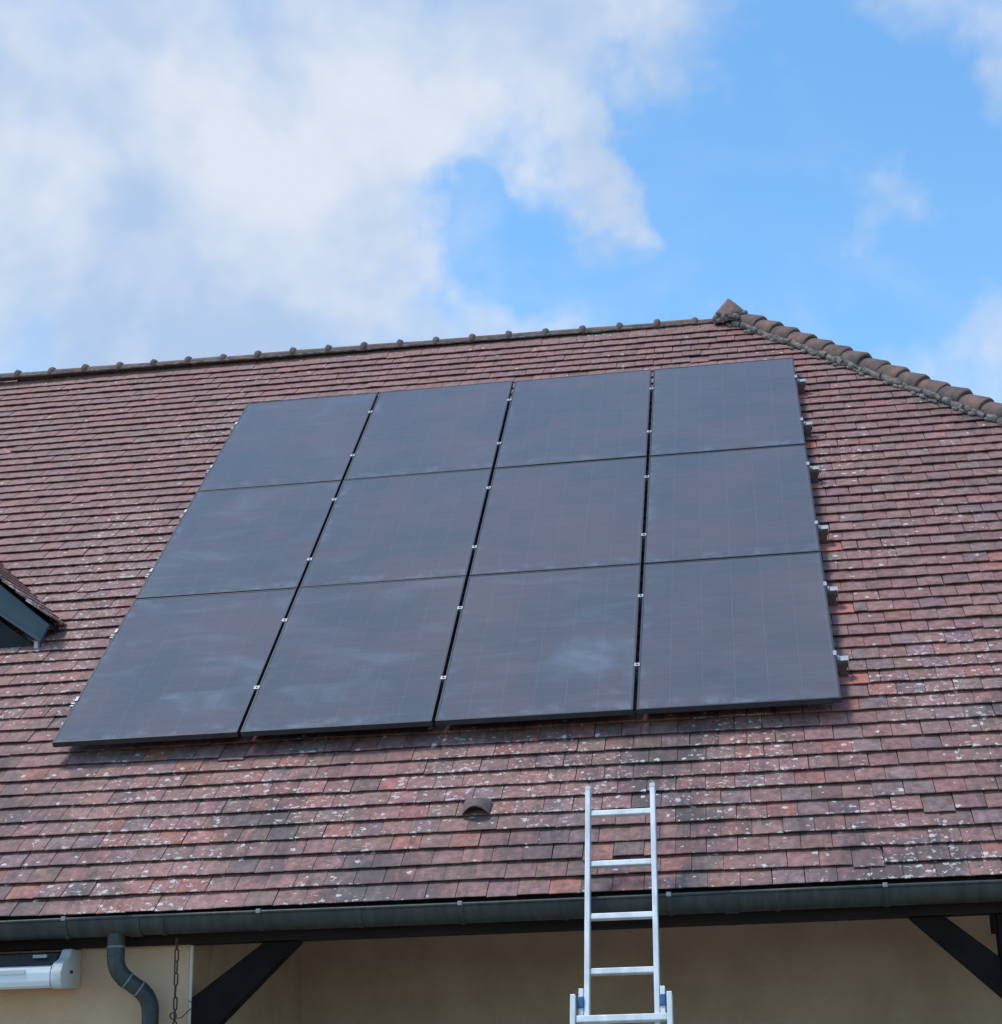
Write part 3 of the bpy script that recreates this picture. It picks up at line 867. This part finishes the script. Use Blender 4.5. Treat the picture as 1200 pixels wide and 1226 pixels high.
# ------------------------------------------------------------------ chain and cable
ch = empty('rain_chain', (1.156, GY, .2), label='thin rusty link chain hanging from the gutter beside the downpipe', cat='chain')
def link_mesh(L, w, r_):
    pts = []
    for a in np.linspace(0, math.tau, 16, endpoint=False):
        pts.append((math.cos(a) * (w / 2 - r_), 0, math.sin(a) * (w / 2 - r_) + math.copysign((L - w) / 2, math.sin(a))))
    return MB().tube(pts, r_, 6, closed=True).mesh('link', M_RUST, smooth_=True)
LK = link_mesh(.068, .026, .0042)
z = GZ - GR - .01; k = 0
while z > .15:
    mt = Matrix.Translation((1.156 + random.gauss(0, .0008), GY + .01, z - .034)) @ Matrix.Rotation(R(8 if k % 2 else 84) + random.gauss(0, .2), 4, 'Z')
    place(bpy.data.objects.new('link', LK), ch, mt); z -= .0585; k += 1
rg = MB()
rg.tube([(1.154 + math.cos(a) * .016, GY - .008, 1.876 + math.sin(a) * .016) for a in np.linspace(0, math.tau, 14, endpoint=False)], .004, 6, closed=True)
rg.obj('ring', M_RUST, ch, smooth_=True)
cb = MB(); cb.tube([(1.158, GY - .006, 1.862), (1.185, GY + .03, 1.868), (1.205, GY + .07, 1.90), (1.215, YW - .008, 1.935), (1.19, YW + .0, 1.95)][:4] + [(XC - .01, YW - .009, 1.952)], .0022, 6)
tag(cb.obj('cable', M_BLACK, smooth_=True), 'thin dark cable looping from the chain to the wall corner', 'cable')

# ------------------------------------------------------------------ awning
AX = .583
aw = empty('awning', (-1, YW, 2.03), label='closed white awning cassette on the beige wall below the gutter, left edge', cat='awning')
yf = YE - .125
lower = [(YW - .004, 2.040), (yf + .03, 2.030), (yf + .008, 2.040), (yf, 2.062), (yf, 2.105), (yf + .012, 2.132), (yf + .05, 2.142), (YW - .004, 2.142)]
MB().prism(lower, UL, AX - .062).obj('cassette', M_WHITE, aw, bev=.004)
MB().prism([(YW - .004, 2.1455), (yf + .055, 2.1455), (yf + .10, 2.205), (YW - .004, 2.222)], UL, AX - .065).obj('hood', M_BROWN, aw, bev=.003)  # upper part of the awning, coloured darker than the white cassette
cap = [(YW - .003, 2.034), (yf + .03, 2.024), (yf + .004, 2.036), (yf - .006, 2.062), (yf - .006, 2.106), (yf + .02, 2.150), (yf + .09, 2.178), (yf + .13, 2.226), (YW - .003, 2.226)]
MB().prism(cap, AX - .0595, AX).obj('end_cap', M_WCAP, aw, bev=.012, auto=50)
MB().prism([(y_ + (.006 if i_ in (3, 4) else 0), z_) for i_, (y_, z_) in enumerate(lower)], AX - .0617, AX - .0600).obj('gap_seal', M_BLACK, aw)
MB().box((.245, yf - .006, 2.098), (.39, yf + .002, 2.122)).obj('cover_plate', M_WCAP, aw, bev=.003)
MB().box((.40, yf + .055, 2.180), (.475, yf + .082, 2.197)).obj('mount_clip', M_GUTCLIP, aw, bev=.002)
mk = MB(); mk.box((AX + .0005, yf + .105, 2.100), (AX + .002, yf + .118, 2.112)); mk.box((AX + .0005, yf + .112, 2.106), (AX + .0025, yf + .140, 2.117)); mk.box((AX + .0005, yf + .128, 2.100), (AX + .002, yf + .136, 2.108))
mk.obj('end_mark', M_BLACK, aw)

# ------------------------------------------------------------------ ladder
LA = R(68)
lx0, lx1 = 3.267, 3.592
lm = Matrix(((1, 0, 0, 0), (0, math.cos(LA), -math.sin(LA), YE - .158), (0, math.sin(LA), math.cos(LA), 2.388), (0, 0, 0, 1)))  # local: x across, y up the ladder, z out of its face
ld = empty('ladder', (3.43, YE - 1.1, 0), label='silver aluminium extension ladder leaning on the gutter', cat='ladder')
SB = -2.42
for X in (lx0, lx1):
    o = MB().box((X - .0125, SB, -.028), (X + .0125, .566, .028)).obj('rail', M_LADDER, ld, lm, bev=.004)
    MB().box((X - .0137, .548, -.0295), (X + .0137, .572, .0295)).obj('end_plug', M_WCAP, o, lm, bev=.003)
k = 0; s_ = .424
while s_ > SB + .1:
    MB().box((lx0 + .0122, s_ - .0145, -.0145), (lx1 - .0122, s_ + .0145, .0145)).obj('rung', M_LADDER, ld, lm, bev=.004)
    s_ -= .2795
# lower section in front, a little wider
wx0, wx1 = lx0 - .060, lx1 + .060
for X, sx in ((wx0, 1), (wx1, -1)):
    MB().box((X - .0125, SB - .02, .010), (X + .0125, -.548, .068)).obj('lower_rail', M_LADDER, ld, lm, bev=.004)
    gx_ = X + sx * .0335
    gd = MB().box((gx_ - .0115, -.66, .006), (gx_ + .0115, -.505, .030)).obj('guide_bracket', M_LADDER, ld, lm, bev=.003)
    MB().box((gx_ - .0135, -.602, .000), (gx_ + .0135, -.548, .040)).obj('blue_guide', M_BLUE, gd, lm, bev=.005)
s_ = -.664
while s_ > SB + .05:
    MB().box((wx0 + .0122, s_ - .016, .028), (wx1 - .0122, s_ + .016, .058)).obj('rung', M_LADDER, ld, lm, bev=.004)
    s_ -= .2795
